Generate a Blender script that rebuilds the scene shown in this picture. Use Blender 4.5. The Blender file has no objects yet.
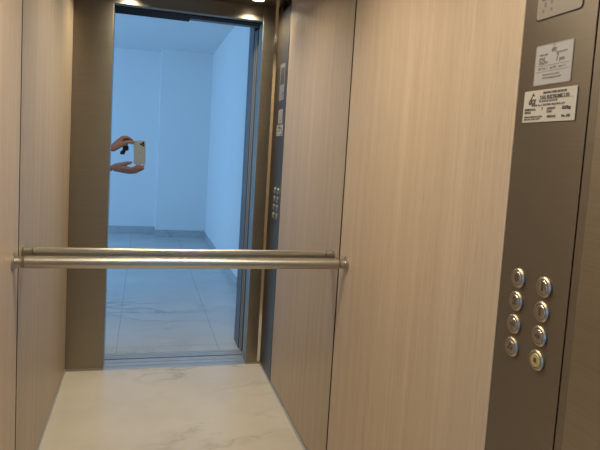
import bpy, bmesh, math, random
from mathutils import Vector, Matrix
random.seed(4)
S = bpy.context.scene
C = S.collection

# ------------------------------------------------------------------ camera
YAW, PITCH, ROLL, FPX = 0.27506, -0.08806, 0.06056, 568.457
CAM = Vector((0.0, -1.99066, 1.28996))
cyw, syw, cp, sp = math.cos(YAW), math.sin(YAW), math.cos(PITCH), math.sin(PITCH)
FWD = Vector((syw*cp, cyw*cp, sp))
_r = Vector((cyw, -syw, 0)); _u = _r.cross(FWD)
RGT = math.cos(ROLL)*_r + math.sin(ROLL)*_u
UPV = -math.sin(ROLL)*_r + math.cos(ROLL)*_u
cd = bpy.data.cameras.new('camera'); cam = bpy.data.objects.new('camera', cd); C.objects.link(cam)
m = Matrix((RGT, UPV, -FWD)).transposed().to_4x4(); m.translation = CAM
cam.matrix_world = m
cd.sensor_fit = 'HORIZONTAL'; cd.sensor_width = 36.0; cd.lens = 36.0*FPX/600.0
cd.shift_x = -(301.23-300)/600; cd.shift_y = (202.98-225)/600
cd.clip_start = 0.002; cd.clip_end = 100
S.camera = cam

# ------------------------------------------------------------------ world, light, exposure
S.view_settings.view_transform = 'Standard'; S.view_settings.look = 'None'
S.view_settings.gamma = 1.0; S.view_settings.use_curve_mapping = False
S.view_settings.exposure = 0.0
w = bpy.data.worlds.new('sky'); S.world = w; w.use_nodes = True
bg = w.node_tree.nodes['Background']; bg.inputs[0].default_value = (0.30, 0.55, 1.0, 1); bg.inputs[1].default_value = 0.8
DAY_W = 99.0          # daylight at the left landing window; the added front window takes a share
LAMP_W = 3.85          # each car downlight
def area(name, loc, rot, sx, sy, power, col, shape='RECTANGLE', spread=math.pi):
    d = bpy.data.lights.new(name, 'AREA'); d.shape = shape; d.size = sx; d.size_y = sy
    d.energy = power; d.color = col; d.spread = spread
    o = bpy.data.objects.new(name, d); C.objects.link(o); o.location = loc; o.rotation_euler = rot
    return o
WX = -3.3            # the window wall of the landing
DAY_C = (0.235, 0.51, 0.91)
area('window_and_fill_daylight', (WX-0.25, -4.3, 1.25), (0, -math.pi/2, 0), 2.0, 2.9, DAY_W, DAY_C)
area('window_and_fill_daylight', (-2.2, -1.40, 1.45), (-math.pi/2, 0, 0), 1.5, 1.4, DAY_W*.50, DAY_C)  # added fill behind the front window, lifts the far landing wall

# ------------------------------------------------------------------ dimensions (m)
XL, XR = -0.37726, 0.72274
D = 1.29423          # inner face of the car front at y = -D
O0, O1, H = -0.1750, 0.63718, 2.0256
ZC = 2.105
LY = 1.70            # landing wall face
RX = 0.89            # landing right wall
LC = 2.58            # landing ceiling

# ------------------------------------------------------------------ materials
def mat(name, col=(.8, .8, .8), rough=.5, metal=0.0, **k):
    m = bpy.data.materials.new(name); m.use_nodes = True
    b = m.node_tree.nodes['Principled BSDF']
    b.inputs['Base Color'].default_value = (*col, 1); b.inputs['Roughness'].default_value = rough
    b.inputs['Metallic'].default_value = metal
    for a, v in k.items(): b.inputs[a.replace('_', ' ')].default_value = v
    return m
def N(m, t, **k):
    n = m.node_tree.nodes.new(t)
    for a, v in k.items(): setattr(n, a, v)
    return n
def lk(m, a, b): m.node_tree.links.new(a, b)
def BS(m): return m.node_tree.nodes['Principled BSDF']
def noise(m, scale, detail=4, stretch=(1, 1, 1), rough=.5, loc=(0, 0, 0), dist=0.0):
    tc = N(m, 'ShaderNodeTexCoord'); mp = N(m, 'ShaderNodeMapping'); mp.inputs['Scale'].default_value = stretch
    mp.inputs['Location'].default_value = loc
    nz = N(m, 'ShaderNodeTexNoise'); nz.inputs['Scale'].default_value = scale; nz.inputs['Detail'].default_value = detail
    nz.inputs['Roughness'].default_value = rough; nz.inputs['Distortion'].default_value = dist
    lk(m, tc.outputs['Object'], mp.inputs['Vector']); lk(m, mp.outputs[0], nz.inputs['Vector'])
    return nz
def ramp(m, src, stops):
    r = N(m, 'ShaderNodeValToRGB'); e = r.color_ramp.elements
    e[0].position, e[0].color = stops[0][0], (*stops[0][1], 1); e[1].position, e[1].color = stops[-1][0], (*stops[-1][1], 1)
    for p, c in stops[1:-1]:
        x = e.new(p); x.color = (*c, 1)
    lk(m, src, r.inputs[0]); return r
def mixc(m, a, b, f, mode='MIX'):
    x = N(m, 'ShaderNodeMix', data_type='RGBA', blend_type=mode)
    for v, i in ((f, 0), (a, 6), (b, 7)):
        if isinstance(v, (int, float)): x.inputs[i].default_value = v
        elif isinstance(v, tuple): x.inputs[i].default_value = (*v, 1)
        else: lk(m, v, x.inputs[i])
    return x.outputs[2]

def wood_mat():
    m = mat('pale_oak_laminate', rough=.42)
    fine = noise(m, 1.0, 5, (150, 150, 2.2), .62)
    mid = noise(m, 1.0, 4, (22, 22, .55), .55, (3, 1, 0), .25)
    fleck = noise(m, 1.0, 2, (420, 420, 14), .5, (7, 2, 0))
    c1 = ramp(m, mid.outputs[0], [(.3, (.50, .384, .268)), (.55, (.545, .424, .30)), (.75, (.585, .463, .333))])
    c2 = ramp(m, fine.outputs[0], [(.3, (.92, .905, .89)), (.6, (1, 1, 1))])
    c3 = ramp(m, fleck.outputs[0], [(.3, (.86, .84, .82)), (.45, (1, 1, 1))])
    c = mixc(m, c1.outputs[0], c2.outputs[0], 1.0, 'MULTIPLY'); c = mixc(m, c, c3.outputs[0], 1.0, 'MULTIPLY')
    lk(m, c, BS(m).inputs['Base Color']); BS(m).inputs['Specular IOR Level'].default_value = .35
    return m
def steel_mat(name, col, rough, aniso, stretch, k=.08, rot=.0, axis='Z'):
    m = mat(name, col, rough, 1.0)
    nz = noise(m, 1.0, 3, stretch, .6)
    r = ramp(m, nz.outputs[0], [(.3, tuple(c*(1-k) for c in col)), (.7, tuple(min(1, c*(1+k)) for c in col))])
    lk(m, r.outputs[0], BS(m).inputs['Base Color'])
    mr = N(m, 'ShaderNodeMapRange'); mr.inputs[3].default_value = rough*.85; mr.inputs[4].default_value = rough*1.2
    lk(m, nz.outputs[0], mr.inputs[0]); lk(m, mr.outputs[0], BS(m).inputs['Roughness'])
    if aniso:
        BS(m).inputs['Anisotropic'].default_value = aniso; BS(m).inputs['Anisotropic Rotation'].default_value = rot
        t = N(m, 'ShaderNodeTangent', direction_type='RADIAL', axis=axis); lk(m, t.outputs[0], BS(m).inputs['Tangent'])
    return m
def marble_mat(name, base, vein, scale, tile=None, grout=(.5, .5, .5)):
    m = mat(name, base, .24)
    w1 = noise(m, 1.7*scale, 7, (1, 2.1, 1), .55, (2.3, .9, 0), .45)
    w1.inputs['Vector'].links[0].from_node.inputs['Rotation'].default_value = (0, 0, .75)
    a = N(m, 'ShaderNodeMath', operation='SUBTRACT'); a.inputs[1].default_value = .5; lk(m, w1.outputs[0], a.inputs[0])
    b = N(m, 'ShaderNodeMath', operation='ABSOLUTE'); lk(m, a.outputs[0], b.inputs[0])
    v = ramp(m, b.outputs[0], [(.0, (1, 1, 1)), (.010, (.45,)*3), (.045, (0, 0, 0))])
    big = noise(m, 1.1*scale, 2, (1, 1, 1), .5, (5, 2, 0)); bm_ = ramp(m, big.outputs[0], [(.50, (0, 0, 0)), (.68, (.9,)*3)])
    f = mixc(m, v.outputs[0], bm_.outputs[0], 1.0, 'MULTIPLY')
    cl = noise(m, 3.5*scale, 5, (1, 1, 1), .6, (2, 7, 0))
    cc = ramp(m, cl.outputs[0], [(.3, tuple(c*.9 for c in base)), (.65, base)])
    c = mixc(m, cc.outputs[0], vein, f)
    if tile:
        tx, ty, ox, oy, g = tile
        tc = N(m, 'ShaderNodeTexCoord'); sx = N(m, 'ShaderNodeSeparateXYZ'); lk(m, tc.outputs['Object'], sx.inputs[0])
        fs = []
        for out, t, o in ((0, tx, ox), (1, ty, oy)):
            ad = N(m, 'ShaderNodeMath', operation='SUBTRACT'); ad.inputs[1].default_value = o - g/2; lk(m, sx.outputs[out], ad.inputs[0])
            md = N(m, 'ShaderNodeMath', operation='FLOORED_MODULO'); md.inputs[1].default_value = t; lk(m, ad.outputs[0], md.inputs[0])
            lt = N(m, 'ShaderNodeMath', operation='LESS_THAN'); lt.inputs[1].default_value = g; lk(m, md.outputs[0], lt.inputs[0])
            fs.append(lt.outputs[0])
        mx = N(m, 'ShaderNodeMath', operation='MAXIMUM'); lk(m, fs[0], mx.inputs[0]); lk(m, fs[1], mx.inputs[1])
        c = mixc(m, c, grout, mx.outputs[0])
    lk(m, c, BS(m).inputs['Base Color'])
    return m
M = {}
M['wood'] = wood_mat()
M['steel'] = steel_mat('brushed_steel', (.212, .180, .145), .46, .8, (2.5, 2.5, 420), .07, .25)
M['steel_jamb'] = steel_mat('brushed_steel_front', (.315, .280, .226), .38, .65, (2.5, 2.5, 420), .07, .25)
M['steel_dark'] = steel_mat('brushed_steel_return', (.40, .34, .25), .45, .3, (2.5, 2.5, 420), .06)
M['ceil_steel'] = steel_mat('satin_steel_ceiling', (.30, .26, .21), .30, 0, (120, 3, 3), .05)
M['chrome'] = mat('polished_steel', (.72, .68, .60), .14, 1.0)
M['rail'] = steel_mat('satin_rail_steel', (.44, .41, .35), .34, 0, (3, 300, 300), .04)
M['alu'] = steel_mat('aluminium', (.60, .60, .59), .38, 0, (3, 200, 200), .03); BS(M['alu']).inputs['Metallic'].default_value = .55
M['trim'] = mat('anodised_trim', (.42, .39, .35), .38, .8)
M['mirror'] = mat('silvered_mirror', (.81, .82, .81), .0, 1.0)
M['black'] = mat('black_gap', (.015, .013, .012), .6)
M['darkmetal'] = mat('dark_painted_metal', (.008, .009, .010), .9, 0)
M['leaf'] = mat('door_leaf_edge_steel', (.16, .165, .17), .5, .4)
M['frame_dark'] = mat('blue_grey_frame', (.10, .14, .17), .5, .3)
M['marble'] = marble_mat('cream_marble', (.78, .71, .60), (.40, .34, .27), .9)
M['tile'] = marble_mat('pale_marble_tile', (.60, .60, .58), (.27, .27, .29), .62, (.63, 2.12, .512, -3.78, .005), (.36, .36, .36))
M['skirt'] = marble_mat('marble_skirting', (.52, .52, .52), (.30, .30, .32), 3.0)
def paint():
    m = mat('white_wall_paint', (.80, .80, .79), .75)
    nz = noise(m, 90, 3); bp = N(m, 'ShaderNodeBump'); bp.inputs['Strength'].default_value = .06; bp.inputs['Distance'].default_value = .002
    lk(m, nz.outputs[0], bp.inputs['Height']); lk(m, bp.outputs[0], BS(m).inputs['Normal']); return m
M['paint'] = paint()
M['ceilpaint'] = mat('white_ceiling_paint', (.78, .78, .78), .8)
M['pvc'] = mat('white_window_frame', (.8, .8, .8), .4)
def glass():
    m = bpy.data.materials.new('window_glass'); m.use_nodes = True; nt = m.node_tree; nt.nodes.clear()
    o = nt.nodes.new('ShaderNodeOutputMaterial'); mx = nt.nodes.new('ShaderNodeMixShader'); t = nt.nodes.new('ShaderNodeBsdfTransparent')
    g = nt.nodes.new('ShaderNodeBsdfGlossy'); g.inputs['Roughness'].default_value = .0; mx.inputs[0].default_value = .05
    for a, b in ((t.outputs[0], mx.inputs[1]), (g.outputs[0], mx.inputs[2]), (mx.outputs[0], o.inputs[0])): nt.links.new(a, b)
    return m
M['glass'] = glass()
M['skin'] = mat('skin', (.36, .185, .125), .5)
M['hair'] = mat('dark_hair', (.03, .02, .015), .5)
M['shirt'] = mat('dark_shirt', (.05, .06, .09), .8)
M['jeans'] = mat('blue_jeans', (.05, .08, .15), .85)
M['shoe'] = mat('shoe_leather', (.04, .035, .03), .5)
M['phone'] = mat('pale_gold_phone', (.50, .56, .58), .3, .2)
M['phone_logo'] = mat('phone_mark', (.34, .37, .37), .4)
M['phone_rim'] = mat('phone_frame_metal', (.62, .56, .48), .22, 1.0)
M['lens'] = mat('lens_glass', (.01, .01, .012), .05)
M['fob'] = mat('black_plastic', (.012, .012, .013), .35)
M['paper'] = mat('printed_paper', (.40, .375, .35), .5)
M['plate'] = mat('engraved_plate', (.53, .48, .40), .4)
M['ink'] = mat('dark_ink', (.065, .055, .045), .6)
M['greyink'] = mat('grey_ink', (.17, .155, .14), .6)
M['disp'] = mat('display_fascia', (.31, .275, .23), .45, .5)
M['screen'] = mat('dark_display_glass', (.03, .03, .03), .1)
M['red'] = mat('red_print', (.25, .12, .085), .5)
M['button'] = steel_mat('button_steel', (.55, .50, .43), .28, 0, (90, 90, 90), .05)
M['ring'] = mat('button_ring_chrome', (.50, .43, .34), .40, 1.0)
M['yellow'] = mat('yellow_button_face', (.58, .47, .20), .35, .4)
M['lampglass'] = mat('lit_lamp_lens', (1, .9, .75), .3)
BS(M['lampglass']).inputs['Emission Color'].default_value = (1, .88, .72, 1); BS(M['lampglass']).inputs['Emission Strength'].default_value = 12

# ------------------------------------------------------------------ mesh helpers
def bm_new(): return bmesh.new()
def box(bm, x0, x1, y0, y1, z0, z1, bev=0):
    r = bmesh.ops.create_cube(bm, size=1)['verts']
    for v in r:
        v.co = Vector(((x0+x1)/2+v.co.x*(x1-x0), (y0+y1)/2+v.co.y*(y1-y0), (z0+z1)/2+v.co.z*(z1-z0)))
    if bev:
        es = list({e for v in r for e in v.link_edges})
        bmesh.ops.bevel(bm, geom=es, offset=bev, segments=2, affect='EDGES', profile=.5)
    return bm
def lathe(bm, org, axis, prof, seg=40):
    """prof: list of (distance along axis, radius)"""
    ax = Vector(axis).normalized(); a = ax.orthogonal().normalized(); b = ax.cross(a); org = Vector(org); rings = []
    for t, r in prof:
        if r < 1e-6: rings.append([bm.verts.new(org+ax*t)])
        else: rings.append([bm.verts.new(org+ax*t+(a*math.cos(2*math.pi*i/seg)+b*math.sin(2*math.pi*i/seg))*r) for i in range(seg)])
    for p, q in zip(rings, rings[1:]):
        for i in range(seg):
            j = (i+1) % seg
            f = [p[i] if len(p) > 1 else p[0]]
            if len(p) > 1: f.append(p[j])
            f.append(q[j] if len(q) > 1 else q[0])
            if len(q) > 1: f.append(q[i])
            if len(f) > 2: bm.faces.new(f)
    return bm
def prism(bm, pts, vec):
    vec = Vector(vec); lo = [bm.verts.new(p) for p in pts]; hi = [bm.verts.new(Vector(p)+vec) for p in pts]
    bm.faces.new(lo[::-1]); bm.faces.new(hi)
    for i in range(len(pts)):
        j = (i+1) % len(pts); bm.faces.new((lo[i], lo[j], hi[j], hi[i]))
    return bm
def rrect(cx, cz, w, h, r, n=6):
    out = []
    for sx, sz, a0 in ((1, 1, 0), (-1, 1, 90), (-1, -1, 180), (1, -1, 270)):
        for k in range(n+1):
            a = math.radians(a0+90*k/n); out.append((cx+sx*(w/2-r)+r*math.cos(a), cz+sz*(h/2-r)+r*math.sin(a)))
    return out
def obj(name, bm, m, parent=None, smooth=False, auto=None):
    bmesh.ops.recalc_face_normals(bm, faces=bm.faces)
    me = bpy.data.meshes.new(name)
    if parent is not None and not isinstance(parent, str):
        o_ = world_of(parent)
        bmesh.ops.translate(bm, verts=bm.verts, vec=-o_)
    bm.to_mesh(me); bm.free(); o = bpy.data.objects.new(name, me); C.objects.link(o)
    me.materials.append(m)
    if parent is not None: o.parent = parent
    if smooth:
        for p in me.polygons: p.use_smooth = True
        if auto: me.set_sharp_from_angle(angle=math.radians(auto))
    return o
def world_of(o):
    v = Vector((0, 0, 0))
    while o: v += o.location; o = o.parent
    return v
def struct(name, bm, m, parent=None, **k):
    o = obj(name, bm, m, parent, **k)
    if parent is None: o['kind'] = 'structure'
    return o
def thing(name, label, cat, loc=(0, 0, 0), group=None):
    o = bpy.data.objects.new(name, None); C.objects.link(o); o.location = loc; o.empty_display_size = .1
    o['label'] = label; o['category'] = cat
    if group: o['group'] = group
    return o
def tag(o, label, cat, group=None):
    o['label'] = label; o['category'] = cat
    if group: o['group'] = group
    return o

# ------------------------------------------------------------------ the lift car
struct('floor', box(bm_new(), XL-.03, XR+.03, -D, .03, -.04, 0), M['marble'])
G = .006     # gap between the wood and the mirror
struct('wall_left', box(bm_new(), XL-.02, XL, -D+.002, -G, .022, ZC), M['wood'])
struct('wall_right', box(bm_new(), XR, XR+.02, -.984, -G, .022, ZC), M['wood'])
struct('wall_shell_left', box(bm_new(), XL-.05, XL-.02, -D, .008, -.04, ZC+.05), M['black'])
struct('wall_shell_right', box(bm_new(), XR+.02, XR+.05, -D-.05, .008, -.04, ZC+.05), M['black'])
struct('wall_back', box(bm_new(), XL-.05, XR+.05, .010, .05, -.04, ZC+.05), M['black'])
struct('baseboard_left', box(bm_new(), XL-.015, XL+.004, -D+.002, -.004, 0, .016, .001), M['alu'])
struct('baseboard_right', box(bm_new(), XR-.004, XR+.015, -D+.002, -.004, 0, .016, .001), M['alu'])
t = thing('wall_mirror', 'full-width, full-height mirror that forms the back wall of the lift', 'mirror', ((XL+XR)/2, .004, 0))
obj('mirror_pane', box(bm_new(), XL+.001, XR-.001, 0, .005, .001, ZC-.001), M['mirror'], t)
# ceiling with round cut-outs is avoided: downlights are shallow surface rings
struct('ceiling', box(bm_new(), XL-.05, XR+.05, -D-.05, .05, ZC, ZC+.04), M['ceil_steel'])
# the front of the car: two jambs and a header
b = box(bm_new(), XL, O0, -D-.105, -D, .014, H, .0015); struct('wall_front_left', b, M['steel_jamb'])
b = box(bm_new(), O1, XR+.02, -D-.105, -D, .014, ZC, .0015); struct('wall_front_right', b, M['steel_jamb'])
b = box(bm_new(), XL, O1-.0015, -D-.05, -D, H, ZC, .0015); struct('wall_front_header', b, M['steel_jamb'])
for nm, x0, x1 in (('baseboard_front', XL+.004, O0), ('baseboard_front', O1, XR-.004)):
    struct(nm, box(bm_new(), x0, x1, -D-.105, -D+.004, 0, .014, .001), M['trim'])
# right return beside the control panel
struct('trim_1', box(bm_new(), XR-.001, XR+.02, -D+.001, -1.1835, .017, ZC, .0012), M['steel'])
struct('trim_13', prism(bm_new(), [(XR, -D+.015, .017), (XR-.015, -D, .017), (XR, -D, .017)], (0, 0, ZC-.018)), M['chrome'])
struct('trim_2', box(bm_new(), XR+.004, XR+.02, -.9895, -.9838, .017, ZC), M['black'])
struct('trim_3', box(bm_new(), XL-.02, XL-.003, -G, 0, .016, ZC), M['black'])
struct('trim_4', box(bm_new(), XR+.003, XR+.02, -G, 0, .016, ZC), M['black'])
# car and landing sills with running grooves
def sill(y0, y1, x0, x1, name, n):
    b = bm_new(); g = .006; wdt = (y1-y0-(n-1)*g)/n
    for i in range(n):
        ya = y0+i*(wdt+g); box(b, x0, x1, ya, ya+wdt, -.02, -.001, .0008)
    box(b, x0, x1, y0, y1, -.03, -.012)
    struct(name, b, M['alu'])
sill(-1.45, -D-.0005, O0-.15, O1+.3, 'trim_5', 3)
sill(-1.545, -1.468, O0-.15, O1+.3, 'trim_6', 3)
# shaft between car and landing
b = bm_new(); box(b, O0-.30, O0-.18, -1.57, -D-.05, -.5, 2.5); box(b, O1+.46, O1+.5, -1.57, -D-.05, -.5, 2.5)
box(b, O0-.2, O1+.5, -1.57, -D-.05, 2.14, 2.5); box(b, O0-.3, O1+.5, -1.6, -D, -.5, -.3)
box(b, XR+.05, O1+.5, -D-.05, -D+.02, -.5, 2.5); box(b, O0-.3, XL-.02, -D-.05, -D-.0, -.5, 2.5)
struct('wall_shaft', b, M['black'])
# header tracks above the doors (dark, two depths)
b = bm_new(); box(b, O0-.12, .235, -1.525, -D-.052, H-.004, H+.10); box(b, .235, O1+.44, -1.43, -D-.052, H-.004, H+.10)
struct('trim_7', b, M['darkmetal'])
b = bm_new(); box(b, O0-.12, O1+.44, -1.556, -1.526, H+.012, H+.11); box(b, .235, O1+.44, -1.524, -1.45, H+.01, H+.11)
struct('trim_8', b, M['leaf'])
# the telescopic doors, slid open to the right
def leaf(name, x0, x1, y0, y1):
    t = bpy.data.objects.new(name, None); C.objects.link(t); t['kind'] = 'structure'; t.location = ((x0+x1)/2, (y0+y1)/2, 0)
    obj('door_panel', box(bm_new(), x0, x1, y0, y1, .004, H-.006, .002), M['leaf'], t)
    obj('door_edge_strip', box(bm_new(), x0-.004, x0, y0+.003, y1-.003, .006, H-.008, .001), M['trim'], t)
leaf('door_1', O1+.012, O1+.42, -1.436, -1.408)
leaf('door_2', O1+.016, O1+.42, -1.474, -1.446)
leaf('door_3', O1+.012, O1+.42, -1.530, -1.504)
leaf('door_4', O1+.009, O1+.42, -1.566, -1.540)
# landing entrance frame
LX0 = -.212; LX1 = O1
struct('trim_9', box(bm_new(), LX1, LX1+.06, -1.672, -1.572, 0, H+.08, .0015), M['leaf'])
struct('trim_12', box(bm_new(), LX1+.001, LX1+.06, -LY-.045, -1.6725, 0, H+.08, .0015), M['frame_dark'])
b = box(bm_new(), LX0-.05, LX0, -LY-.012, -1.57, 0, H+.08, .0015); struct('trim_10', b, M['leaf'])
b = box(bm_new(), LX0, LX1, -LY-.012, -1.57, H+.044, H+.08, .0015); struct('trim_11', b, M['leaf'])

# ------------------------------------------------------------------ the landing
struct('floor', box(bm_new(), WX, RX, -6.6, -1.546, -.04, 0), M['tile'])
struct('ceiling', box(bm_new(), WX-.1, RX+.1, -6.6, -1.57, LC, LC+.1), M['ceilpaint'])
struct('wall_landing_right', box(bm_new(), RX, RX+.15, -6.6, -LY, 0, LC), M['paint'])
struct('wall_landing_far', box(bm_new(), WX, .2, -6.6, -6.43, 0, LC), M['paint'])
struct('wall_landing_pier', box(bm_new(), .2, RX, -6.6, -6.12, 0, LC), M['paint'])
b = bm_new(); fx0, fx1, fz0, fz1 = -2.95, -1.45, .75, 2.15  # front wall, with an opening for the added window
box(b, WX, fx0, -LY, -1.57, 0, LC); box(b, fx1, LX0-.05, -LY, -1.57, 0, LC); box(b, fx0, fx1, -LY, -1.57, 0, fz0); box(b, fx0, fx1, -LY, -1.57, fz1, LC); box(b, LX1+.06, RX+.15, -LY, -1.57, 0, LC); box(b, LX0-.05, LX1+.06, -LY, -1.57, H+.08, LC)
struct('wall_landing_front', b, M['paint'])
b = bm_new(); wy0, wy1, wz0, wz1 = -5.75, -2.85, .25, 2.2
box(b, WX-.15, WX, -6.6, wy0, 0, LC); box(b, WX-.15, WX, wy1, -1.57, 0, LC); box(b, WX-.15, WX, wy0, wy1, 0, wz0); box(b, WX-.15, WX, wy0, wy1, wz1, LC)
struct('wall_landing_left', b, M['paint'])
win = bpy.data.objects.new('window_1', None); C.objects.link(win); win['kind'] = 'structure'; win.location = (WX-.08, -4.3, wz0)
b = bm_new(); f = .05
box(b, WX-.11, WX-.05, wy0, wy0+f, wz0, wz1); box(b, WX-.11, WX-.05, wy1-f, wy1, wz0, wz1)
box(b, WX-.11, WX-.05, wy0+f, wy1-f, wz0, wz0+f); box(b, WX-.11, WX-.05, wy0+f, wy1-f, wz1-f, wz1); box(b, WX-.11, WX-.05, -4.325, -4.275, wz0+f, wz1-f)
obj('window_frame', b, M['pvc'], win)
obj('window_pane', box(bm_new(), WX-.084, WX-.078, wy0+f, -4.325, wz0+f, wz1-f), M['glass'], win)
obj('window_pane', box(bm_new(), WX-.084, WX-.078, -4.275, wy1-f, wz0+f, wz1-f), M['glass'], win)
win = bpy.data.objects.new('added_window', None); C.objects.link(win); win['kind'] = 'structure'; win.location = (-2.2, -1.62, fz0)  # unseen window, added so more light reaches the far landing wall
b = bm_new()
box(b, fx0, fx0+f, -1.66, -1.60, fz0, fz1); box(b, fx1-f, fx1, -1.66, -1.60, fz0, fz1); box(b, fx0+f, fx1-f, -1.66, -1.60, fz0, fz0+f)
box(b, fx0+f, fx1-f, -1.66, -1.60, fz1-f, fz1)
obj('window_frame', b, M['pvc'], win)
obj('window_pane', box(bm_new(), fx0+f, fx1-f, -1.634, -1.626, fz0+f, fz1-f), M['glass'], win)
SK = .10
struct('baseboard_landing_right', box(bm_new(), RX-.012, RX, -6.12, -LY, 0, .08), M['skirt'])
struct('baseboard_landing_pier', box(bm_new(), .188, RX-.012, -6.12, -6.108, 0, SK), M['skirt'])
struct('baseboard_landing_pier', box(bm_new(), .188, .2, -6.43, -6.12, 0, SK), M['skirt'])
struct('baseboard_landing_far', box(bm_new(), WX, .188, -6.43, -6.418, 0, SK), M['skirt'])
struct('baseboard_landing_left', box(bm_new(), WX, WX+.012, -6.418, -LY, 0, SK), M['skirt'])
struct('baseboard_landing_front', box(bm_new(), WX+.012, LX0-.05, -LY-.012, -LY, 0, SK), M['skirt'])

# ------------------------------------------------------------------ downlights in the car ceiling
def downlight(x, y, label):
    t = thing('downlight', label, 'ceiling light', (x, y, ZC), 'downlights in the lift ceiling')
    obj('lamp_ring', lathe(bm_new(), (x, y, ZC), (0, 0, -1), [(0, .044), (.004, .043), (.006, .040), (.006, .034), (.002, .032), (0, .032)]), M['chrome'], t, True, 40)
    obj('lamp_lens', lathe(bm_new(), (x, y, ZC), (0, 0, -1), [(0, .032), (.002, .0315), (.0022, 0)]), M['lampglass'], t)
    a = area('lamp_light', (0, 0, -.010), (0, 0, 0), .062, .062, LAMP_W, (1.0, .88, .675), 'DISK', math.radians(146)); a.parent = t
downlight(.575, -1.15, 'round ceiling downlight over the doorway, at the control panel side')
downlight(-.10, -1.15, 'round ceiling downlight over the doorway, farther from the control panel')
downlight(.27, -.45, 'round ceiling downlight beside the mirror, on the right')
downlight(.04, -.45, 'round ceiling downlight beside the mirror, on the left')

# ------------------------------------------------------------------ handrail in front of the mirror
RY, RZ, RR = -.078, .8985, .0195
t = thing('handrail', 'round satin steel handrail running wall to wall in front of the mirror', 'handrail', ((XL+XR)/2, RY, RZ))
obj('rail', lathe(bm_new(), (XL+.030, RY, RZ), (1, 0, 0), [(0, 0), (0, RR-.003), (.003, RR), (XR-XL-.063, RR), (XR-XL-.060, RR-.003), (XR-XL-.06, 0)], 64), M['rail'], t, True, 40)
for s, x in ((1, XL), (-1, XR)):
    fl = obj('flange', lathe(bm_new(), (x+s*.0005, RY, RZ), (s, 0, 0), [(0, 0), (0, .029), (.0045, .029), (.006, .027), (.006, 0)], 48), M['trim'], t, True, 40)
    obj('collar', lathe(bm_new(), (x+s*.0065, RY, RZ), (s, 0, 0), [(0, 0), (0, .0175), (.012, .0165), (.018, .0165), (.0235, .0185), (.0235, 0)], 48), M['rail'], fl, True, 40)

# ------------------------------------------------------------------ control panel
FX = XR-.0025     # its face
t = thing('control_panel', 'tall brushed steel lift control panel set in the right wall, with eight round buttons', 'control panel', (XR, -1.085, 0))
obj('faceplate', box(bm_new(), FX, XR+.02, -1.1822, -.9892, .018, 2.06, .0012), M['steel'], t)
def wp(y, z, dx=0): return (FX-dx, y, z)
def wpoly(bm, pts, dx0, dx1): return prism(bm, [wp(y, z, dx0) for y, z in pts], (-(dx1-dx0), 0, 0))
TM = Matrix(((0, 0, -1), (-1, 0, 0), (0, 1, 0)))   # text x -> -Y, y -> Z, normal -> -X
def text(s, y, z, size, m, parent, name='lettering', dx=.0009, width=None, align='LEFT', shear=0, ext=.0002, bold=0):
    cu = bpy.data.curves.new('txt', 'FONT'); cu.body = s; cu.size = size; cu.align_x = align; cu.align_y = 'CENTER'; cu.shear = shear
    cu.extrude = ext; cu.offset = bold; cu.resolution_u = 4
    to = bpy.data.objects.new('txt', cu); C.objects.link(to); bpy.context.view_layer.update()
    me = bpy.data.meshes.new_from_object(to.evaluated_get(bpy.context.evaluated_depsgraph_get()))
    C.objects.unlink(to); bpy.data.objects.remove(to)
    xs = [v.co.x for v in me.vertices]; k = 1
    if width: k = width/(max(xs)-min(xs))
    po = world_of(parent)
    for v in me.vertices: v.co = TM @ Vector((v.co.x*k, v.co.y, v.co.z)) + Vector((FX-dx, y, z)) - po
    me.materials.clear(); me.materials.append(m)
    o = bpy.data.objects.new(name, me); C.objects.link(o); o.parent = parent; return o
# display fascia: thin dark groove round a rounded plate, with the screen higher up
obj('display_groove', wpoly(bm_new(), rrect(-1.0865, 1.669, .123, .204, .008), .0002, .0008), M['black'], t)
dp = obj('display_fascia', wpoly(bm_new(), rrect(-1.0865, 1.669, .119, .200, .007), .0003, .0014), M['disp'], t)
obj('screen', wpoly(bm_new(), rrect(-1.0865, 1.70, .085, .09, .004), .0014, .0018), M['screen'], dp)
text('525 kg', -1.040, 1.607, .012, M['ink'], dp, dx=.0017, width=.026, bold=.0004)
for yy, zz in ((-1.0455, 1.583), (-1.068, 1.583)):
    obj('warning_mark', lathe(bm_new(), (FX-.0014, yy, zz), (-1, 0, 0), [(0, .0032), (.0003, .0032), (.0003, 0)], 16), M['red'], dp)
for yy, zz in ((-1.050, 1.594), (-1.067, 1.597), (-1.085, 1.599)):
    b = bm_new(); wpoly(b, rrect(yy, zz, .006, .009, .002), .0014, .0017); obj('pictogram', b, M['greyink'], dp)
# recessed notice
nb = obj('notice_recess', wpoly(bm_new(), rrect(-1.0852, 1.4815, .101, .076, .003), .0002, .0007), M['trim'], t)
nt_ = obj('notice', wpoly(bm_new(), rrect(-1.0857, 1.481, .097, .0725, .002), .0003, .0011), M['paper'], t)
nt_['label'] = 'pale printed notice with the lift load'
def bar(y0, y1, z0, z1, m, parent, name, dx=.0011): obj(name, wpoly(bm_new(), [(y0, z0), (y1, z0), (y1, z1), (y0, z1)], dx, dx+.0002), m, parent)
Y0 = -1.038
b = bm_new(); wpoly(b, [(-1.083, 1.514), (-1.0885, 1.514), (-1.0857, 1.5175)], .0011, .0013); obj('emblem', b, M['greyink'], nt_)
text('dcs', -1.079, 1.508, .013, M['greyink'], nt_, dx=.0014, width=.013, shear=.3, bold=.0004)
text('RATED LOAD', -1.047, 1.5000, .0045, M['greyink'], nt_, dx=.0013, width=.022)
text('CAPACITY', -1.093, 1.5005, .0045, M['greyink'], nt_, dx=.0013, width=.028)
text('525', -1.0465, 1.4885, .017, M['greyink'], nt_, dx=.0013, width=.017, bold=.0006)
text('kg', -1.0645, 1.4865, .007, M['greyink'], nt_, dx=.0013, width=.006)
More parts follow.
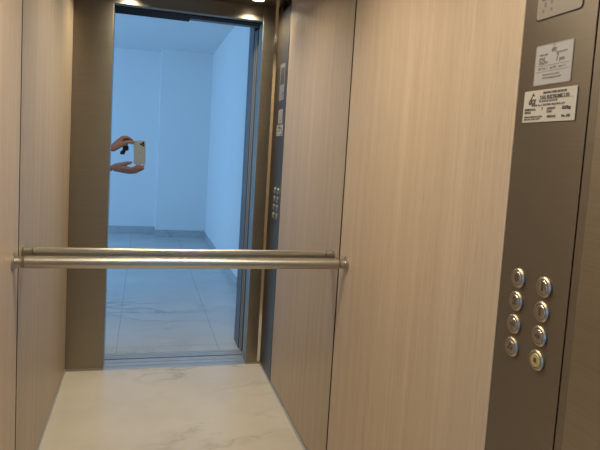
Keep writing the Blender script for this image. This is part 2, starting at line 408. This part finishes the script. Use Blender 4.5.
text('7', -1.0935, 1.4915, .019, M['greyink'], nt_, dx=.0013, width=.006, bold=.0006)
text('pers.', -1.102, 1.4885, .009, M['greyink'], nt_, dx=.0013, width=.014, bold=.0004)
bar(-1.042, -1.128, 1.4795, 1.4802, M['greyink'], nt_, 'printed_rule'); bar(-1.042, -1.128, 1.4685, 1.4692, M['greyink'], nt_, 'printed_rule')
text('LIFT Nr. 1    kg 525    pers. 7', -1.046, 1.4745, .0055, M['greyink'], nt_, dx=.0013, width=.072)
text('MAXIMUM LOAD', -1.060, 1.4625, .004, M['greyink'], nt_, dx=.0013, width=.045)
text('DO NOT OVERLOAD THE LIFT', -1.060, 1.4565, .004, M['greyink'], nt_, dx=.0013, width=.05)
# rating plate below it
pl = obj('rating_plate', wpoly(bm_new(), rrect(-1.0845, 1.405, .142, .060, .0015), .0003, .0016), M['plate'], t)
pl['label'] = 'cream engraved maker plate'
def T(s, y, z, size, w_, bold=0.0, **k): text(s, y, z, size, M['ink'], pl, dx=.0018, width=w_, bold=bold, **k)
T('dcs', -1.0275, 1.4150, .019, .021, .0008, shear=.35)
b = bm_new(); wpoly(b, [(-1.036, 1.4245), (-1.045, 1.4245), (-1.0405, 1.4310)], .0016, .0018); wpoly(b, [(-1.0325, 1.4175), (-1.0345, 1.4175), (-1.0410, 1.4295), (-1.0395, 1.4305)], .0016, .0018); obj('emblem', b, M['ink'], pl)
T('MANUFACTURED INSTALLED', -1.068, 1.4290, .0055, .062, .0002)
T('T.G.E. ELECTROMEC LTD', -1.060, 1.4205, .0085, .078, .0004)
T('TEL. 22 35 66 26  FAX 22 35 66', -1.058, 1.4135, .0048, .050, .0001)
bar(-1.052, -1.149, 1.4168, 1.4172, M['greyink'], pl, 'engraved_rule', .0016)
T('MODEL No. 2  ELECTRIC TRACTION LIFT', -1.038, 1.4065, .0048, .090, .0001)
T('REFERENCE No.', -1.0185, 1.3990, .0055, .032, .0002); T('SERIAL', -1.0185, 1.3935, .0055, .020, .0002)
T('7', -1.067, 1.3995, .0060, .004, .0002); T('CAPACITY', -1.082, 1.3990, .0055, .023, .0002); T('LOAD', -1.082, 1.3935, .0055, .014, .0002)
T('525kg', -1.122, 1.3985, .0075, .022, .0004)
T('YEAR OF INSTALLATION', -1.0185, 1.3850, .0045, .052, .0001); T('MADE FOR LIFT', -1.0185, 1.3805, .0045, .046, .0001)
T('PERSONS', -1.084, 1.3840, .0060, .023, .0002); T('No. 525', -1.122, 1.3840, .0060, .022, .0003)
# buttons
def button(y, z, sym, face='button', lab=None):
    f = obj('button', lathe(bm_new(), (FX-.0005, y, z), (-1, 0, 0), [(0, 0), (0, .0128), (.0042, .0128), (.0050, .0120), (.0051, 0)], 40), M[face], t, True, 40)
    if lab: f['label'] = lab
    obj('button_ring', lathe(bm_new(), (FX-.0002, y, z), (-1, 0, 0), [(0, .0132), (0, .0196), (.0022, .0194), (.0046, .0168), (.0046, .0138), (.0010, .0132), (0, .0132)], 48), M['ring'], f, True, 40)
    def sp_(pts, b=None):
        b = b or bm_new(); wpoly(b, [(y-px, z+pz) for px, pz in pts], .0056, .0059); return b
    if sym in '012345':
        text(sym, y, z, .020, M['ink'], f, name='symbol', dx=.0059, align='CENTER', bold=.0011); return
    b = bm_new()
    if sym == 'open':
        sp_([(-.0075, 0), (-.0022, .0045), (-.0022, -.0045)], b); sp_([(.0075, 0), (.0022, .0045), (.0022, -.0045)], b); sp_([(-.0007, -.006), (.0007, -.006), (.0007, .006), (-.0007, .006)], b)
    if sym == 'close':
        sp_([(-.0015, 0), (-.0065, .0048), (-.0065, -.0048)], b); sp_([(.0015, 0), (.0065, .0048), (.0065, -.0048)], b); sp_([(-.0007, -.006), (.0007, -.006), (.0007, .006), (-.0007, .006)], b)
    if sym == 'fan':
        for k in range(3):
            a = math.radians(90+120*k); cx_, cz_ = .0047*math.cos(a), .0047*math.sin(a)
            sp_([(cx_+.0034*math.cos(q*math.pi/5), cz_+.0034*math.sin(q*math.pi/5)) for q in range(10)], b)
    if sym == 'bell':
        sp_([(-.0058, -.0030), (.0058, -.0030), (.0040, -.0010), (.0036, .0028), (.0015, .0052), (-.0015, .0052), (-.0036, .0028), (-.0040, -.0010)], b)
        sp_([(-.0014, -.0050), (.0014, -.0050), (.0014, -.0036), (-.0014, -.0036)], b)
    obj('symbol', b, M['ink'], f)
for i, (a_, b_) in enumerate((('0', '1'), ('2', '1'), ('close', 'open'), ('fan', 'bell'))):
    z = 1.0705-.0462*i
    button(-1.0465, z, a_)
    if b_ == 'bell': button(-1.1215, z, b_, 'yellow', 'yellowish alarm button with a bell')
    else: button(-1.1215, z, b_)

# ------------------------------------------------------------------ the photographer, standing outside the car
def L(a, b_, c): return CAM + RGT*a + UPV*b_ + FWD*c
def skin_part(chains):
    """chains: list of lists of (Vector, radius) -> bmesh, each chain skinned on its own"""
    out = bmesh.new()
    for ch in chains:
        me = bpy.data.meshes.new('s'); me.from_pydata([tuple(p) for p, r in ch], [(i, i+1) for i in range(len(ch)-1)], [])
        o = bpy.data.objects.new('s', me); C.objects.link(o); sm = o.modifiers.new('s', 'SKIN'); sm.use_smooth_shade = True
        for i, (p, r) in enumerate(ch):
            rr = r if isinstance(r, tuple) else (r, r); me.skin_vertices[0].data[i].radius = rr
        me.skin_vertices[0].data[0].use_root = True
        ss = o.modifiers.new('d', 'SUBSURF'); ss.levels = 2
        bpy.context.view_layer.update(); ev = o.evaluated_get(bpy.context.evaluated_depsgraph_get()).to_mesh()
        out.from_mesh(ev); C.objects.unlink(o); bpy.data.objects.remove(o)
    return out
def ball(bm, c, rx, ry, rz, ax=None):
    r = bmesh.ops.create_icosphere(bm, subdivisions=3, radius=1)['verts']
    R = ax or Matrix.Identity(3)
    for v in r: v.co = Vector(c)+R@Vector((v.co.x*rx, v.co.y*ry, v.co.z*rz))
def remeshed(name, bm, vox, m, parent, smooth_it=4):
    me = bpy.data.meshes.new(name); bm.to_mesh(me); bm.free(); o = bpy.data.objects.new(name, me); C.objects.link(o)
    rm = o.modifiers.new('r', 'REMESH'); rm.mode = 'VOXEL'; rm.voxel_size = vox; rm.use_smooth_shade = True
    sm = o.modifiers.new('s', 'SMOOTH'); sm.iterations = smooth_it; sm.factor = .5
    bpy.context.view_layer.update(); me2 = bpy.data.meshes.new_from_object(o.evaluated_get(bpy.context.evaluated_depsgraph_get()))
    C.objects.unlink(o); bpy.data.objects.remove(o); me2.transform(Matrix.Translation(-world_of(parent)))
    me2.materials.clear(); me2.materials.append(m); me2.name = name
    for p in me2.polygons: p.use_smooth = True
    o = bpy.data.objects.new(name, me2); C.objects.link(o); o.parent = parent; return o
PX, PY = -.57, -2.42
Fd = Vector((.80, .60, 0)).normalized(); Sd = Vector((-Fd.y, Fd.x, 0))        # facing, own left
def Bp(f, s, z): return Vector((PX, PY, 0)) + Fd*f + Sd*s + Vector((0, 0, z))
per = thing('person', 'person standing outside the lift doorway, holding up a phone with both bare hands', 'person', (PX, PY, 0))
lsh, rsh = Bp(0, .165, 1.345), Bp(0, -.165, 1.345)
lw, rw = L(-.205, -.050, -.045), L(-.185, -.180, -.105)
lel = Vector((-.44, -2.13, 1.14)); rel = Vector((-.385, -2.315, 1.085))
neck, headc = Bp(.005, 0, 1.42), Bp(.035, 0, 1.545)
body = [
    [(Bp(0, 0, .90), (.125, .10)), (Bp(0, 0, 1.02), (.105, .085)), (Bp(0, 0, 1.15), (.11, .09)), (Bp(0, 0, 1.28), (.12, .095)), (Bp(0, 0, 1.36), (.085, .07)), (neck, .05), (headc-Vector((0, 0, .05)), .048)],
    [(Bp(0, 0, 1.32), .06), (lsh, .05), ((lsh*2+lel)/3, .046), ((lsh+lel*2)/3, .041), (lel, .038), ((lel*2+lw)/3, .038), ((lel+lw*2)/3, .030), (lw, (.026, .021))],
    [(Bp(0, 0, 1.32), .06), (rsh, .05), ((rsh*2+rel)/3, .046), ((rsh+rel*2)/3, .041), (rel, .038), ((rel*2+rw)/3, .038), ((rel+rw*2)/3, .030), (rw, (.026, .021))],
]
for s in (1, -1):
    body.append([(Bp(0, s*.07, .92), .085), (Bp(.0, s*.085, .80), .085), (Bp(.01, s*.09, .62), .068), (Bp(.015, s*.095, .48), .055), (Bp(0, s*.10, .30), .052), (Bp(-.01, s*.10, .12), .036), (Bp(-.01, s*.10, .07), .036), (Bp(.06, s*.105, .045), .034), (Bp(.14, s*.11, .03), .026)])
# left hand (upper): index and thumb pinch the upper corner of the phone, the others curl
def hand(wr, fingers):
    for f in fingers: body.append([(wr, .022)]+[(q, r*(1.22 if k else 1.32)) for k, (q, r) in enumerate(f)])
up = [
    [(L(-.165, -.004, -.034), .0170), (L(-.130, .034, -.030), .0120), (L(-.100, .036, -.024), .0092), (L(-.074, .020, -.027), .0080), (L(-.062, .006, -.025), .0066)],      # index
    [(L(-.168, -.014, -.044), .0175), (L(-.128, .022, -.044), .0120), (L(-.098, .020, -.042), .0094), (L(-.078, .004, -.036), .0082), (L(-.066, -.010, -.028), .0068)],    # middle
    [(L(-.172, -.024, -.052), .0170), (L(-.134, .010, -.056), .0115), (L(-.108, .006, -.056), .0092), (L(-.096, -.012, -.050), .0082), (L(-.100, -.024, -.040), .0070)],   # ring
    [(L(-.176, -.034, -.058), .0160), (L(-.142, -.004, -.066), .0108), (L(-.120, -.010, -.068), .0086), (L(-.112, -.026, -.060), .0076), (L(-.118, -.034, -.050), .0066)], # little
    [(L(-.170, -.026, -.028), .0170), (L(-.138, -.008, -.012), .0140), (L(-.108, .008, -.003), .0112), (L(-.080, .008, .0035), .0092), (L(-.058, .002, .0060), .0072)],   # thumb
]
hand(lw, up)
dn = [
    [(L(-.150, -.166, -.078), .0180), (L(-.106, -.172, -.040), .0125), (L(-.074, -.174, -.004), .0098), (L(-.054, -.158, .0110), .0086), (L(-.038, -.142, .0110), .0070)],   # index
    [(L(-.148, -.176, -.080), .0180), (L(-.098, -.192, -.046), .0128), (L(-.062, -.192, -.008), .0100), (L(-.038, -.164, .0110), .0088), (L(-.020, -.142, .0110), .0070)],  # middle
    [(L(-.146, -.184, -.086), .0170), (L(-.090, -.202, -.056), .0125), (L(-.046, -.198, -.020), .0098), (L(-.016, -.168, .0110), .0086), (L(.002, -.144, .0110), .0068)],   # ring
    [(L(-.146, -.186, -.094), .0160), (L(-.086, -.204, -.074), .0115), (L(-.046, -.200, -.048), .0088), (L(-.014, -.184, -.018), .0076), (L(.008, -.168, -.004), .0064)],  # little
    [(L(-.152, -.160, -.076), .0165), (L(-.124, -.148, -.052), .0138), (L(-.100, -.136, -.030), .0110), (L(-.083, -.134, -.012), .0094), (L(-.076, -.122, -.006), .0070)],  # thumb
]
hand(rw, dn)
bmb = skin_part(body)
# head with a face
hf = (CAM - headc); hf.normalize(); hs = Vector((0, 0, 1)).cross(hf).normalized(); hu = hf.cross(hs)
HR = Matrix((hf, hs, hu)).transposed()
def hp(a, b_, c): return headc + HR@Vector((a, b_, c))
ball(bmb, hp(-.012, 0, .022), .095, .076, .088, HR); ball(bmb, hp(.022, 0, -.030), .066, .058, .082, HR); ball(bmb, hp(.048, 0, -.088), .028, .030, .020, HR)
ball(bmb, hp(.092, 0, -.022), .018, .012, .018, HR); ball(bmb, hp(.084, 0, .006), .012, .008, .026, HR)
for s in (1, -1):
    ball(bmb, hp(.066, s*.030, .018), .014, .016, .007, HR); ball(bmb, hp(-.004, s*.078, -.004), .016, .007, .030, HR)
    ball(bmb, hp(.060, s*.035, -.028), .022, .020, .018, HR)
ball(bmb, hp(.082, 0, -.052), .010, .022, .005, HR); ball(bmb, hp(.080, 0, -.062), .010, .019, .006, HR)
remeshed('body', bmb, .0036, M['skin'], per, 3)
for s in (1, -1):
    b = bm_new(); ball(b, hp(.078, s*.031, .001), .010, .013, .007, HR); e = obj('eye', b, mat('eye_white', (.75, .73, .7), .2), per, True)
    b = bm_new(); ball(b, hp(.0872, s*.031, .001), .0022, .0050, .0050, HR); obj('iris', b, M['hair'], e, True)
b = bm_new(); ball(b, hp(-.026, 0, .032), .096, .084, .092, HR); ball(b, hp(-.055, 0, -.03), .058, .074, .085, HR)
remeshed('hair', b, .006, M['hair'], per)
def G_(f, p, r): return [(q, (tuple(x+f for x in rr) if isinstance(rr, tuple) else rr+f)) for q, rr in p]
tor = [(Bp(0, 0, .83), (.19, .155)), (Bp(0, 0, .90), (.185, .150)), (Bp(0, 0, 1.02), (.125, .10)), (Bp(0, 0, 1.15), (.125, .105)), (Bp(0, 0, 1.28), (.133, .108)), (Bp(0, 0, 1.37), (.095, .08)), (Bp(0, 0, 1.395), .066)]
sl = [[(Bp(0, 0, 1.32), .07), (sh, .062), ((sh*2+el)/3, .058), ((sh+el)/2, .056)] for sh, el in ((lsh, lel), (rsh, rel))]
remeshed('shirt', skin_part([tor]+sl), .008, M['shirt'], per)
tr = [[(Bp(0, 0, 1.02), (.13, .105)), (Bp(0, 0, .92), (.165, .130)), (Bp(0, 0, .82), (.165, .130))]]
for s in (1, -1): tr.append([(Bp(0, s*.07, .90), .098), (Bp(0, s*.085, .80), .105), (Bp(.01, s*.09, .62), .090), (Bp(.01, s*.095, .48), .076), (Bp(0, s*.10, .30), .068), (Bp(-.01, s*.10, .10), .056)])
remeshed('trousers', skin_part(tr), .008, M['jeans'], per)
for s in (1, -1):
    remeshed('shoe', skin_part([[(Bp(-.045, s*.10, .048), .046), (Bp(.02, s*.10, .052), .046), (Bp(.09, s*.108, .042), .042), (Bp(.165, s*.112, .034), .034)]]), .006, M['shoe'], per)

# the phone: the camera looks out of its top lens
def loc_prism(bm, pts, c0, c1):
    lo = [bm.verts.new(L(a, b_, c0)) for a, b_ in pts]; hi = [bm.verts.new(L(a, b_, c1)) for a, b_ in pts]
    bm.faces.new(lo); bm.faces.new(hi)
    for i in range(len(pts)):
        j = (i+1) % len(pts); bm.faces.new((lo[i], lo[j], hi[j], hi[i]))
    return bm
pc = L(-.0235, -.0645, -.009)
ph = thing('mobile_phone', 'pale gold mobile phone with three rear lenses held up in both hands', 'phone', pc)
W_, H_ = .0775, .158
def P_(bm): return bm
obj('case', loc_prism(bm_new(), rrect(-.0235, -.0645, W_, H_, .010), -.0135, -.0065), M['phone_rim'], ph)
obj('back_glass', loc_prism(bm_new(), rrect(-.0235, -.0645, W_-.003, H_-.003, .009), -.0066, -.0060), M['phone'], ph)
obj('screen', loc_prism(bm_new(), rrect(-.0235, -.0645, W_-.004, H_-.004, .009), -.0141, -.0134), M['screen'], ph)
cb = obj('camera_bump', loc_prism(bm_new(), rrect(-.0065, -.0065, .033, .034, .008), -.0061, -.0048), M['phone'], ph)
for a_, b_ in ((.0, .0), (.0, -.0155), (-.0145, -.0078)):
    ln = obj('lens_ring', lathe(bm_new(), L(a_, b_, -.0049), FWD, [(0, .0072), (.0016, .0072), (.0018, .0060), (.0008, .0058)], 32), M['fob'], cb, True, 40)
    obj('lens', lathe(bm_new(), L(a_, b_, -.0048), FWD, [(0, .0058), (.0008, .0056), (.0010, 0)], 32), M['lens'], ln)
obj('logo', lathe(bm_new(), L(-.0235, -.063, -.0061), FWD, [(0, .005), (.0002, .005), (.0002, 0)], 24), M['phone_logo'], ph)
# key fob hanging from the upper hand
kf = thing('key_fob', 'black key fob dangling from the upper hand beside the phone', 'key fob', L(-.115, -.04, -.05))
b = bm_new(); loc_prism(b, rrect(-.110, -.036, .036, .034, .009), -.042, -.026)
o = obj('fob_case', b, M['fob'], kf)
b = bm_new(); loc_prism(b, [(-.124, -.044), (-.108, -.052), (-.120, -.080), (-.144, -.078), (-.146, -.062)], -.042, -.030); obj('leather_tag', b, M['fob'], kf)
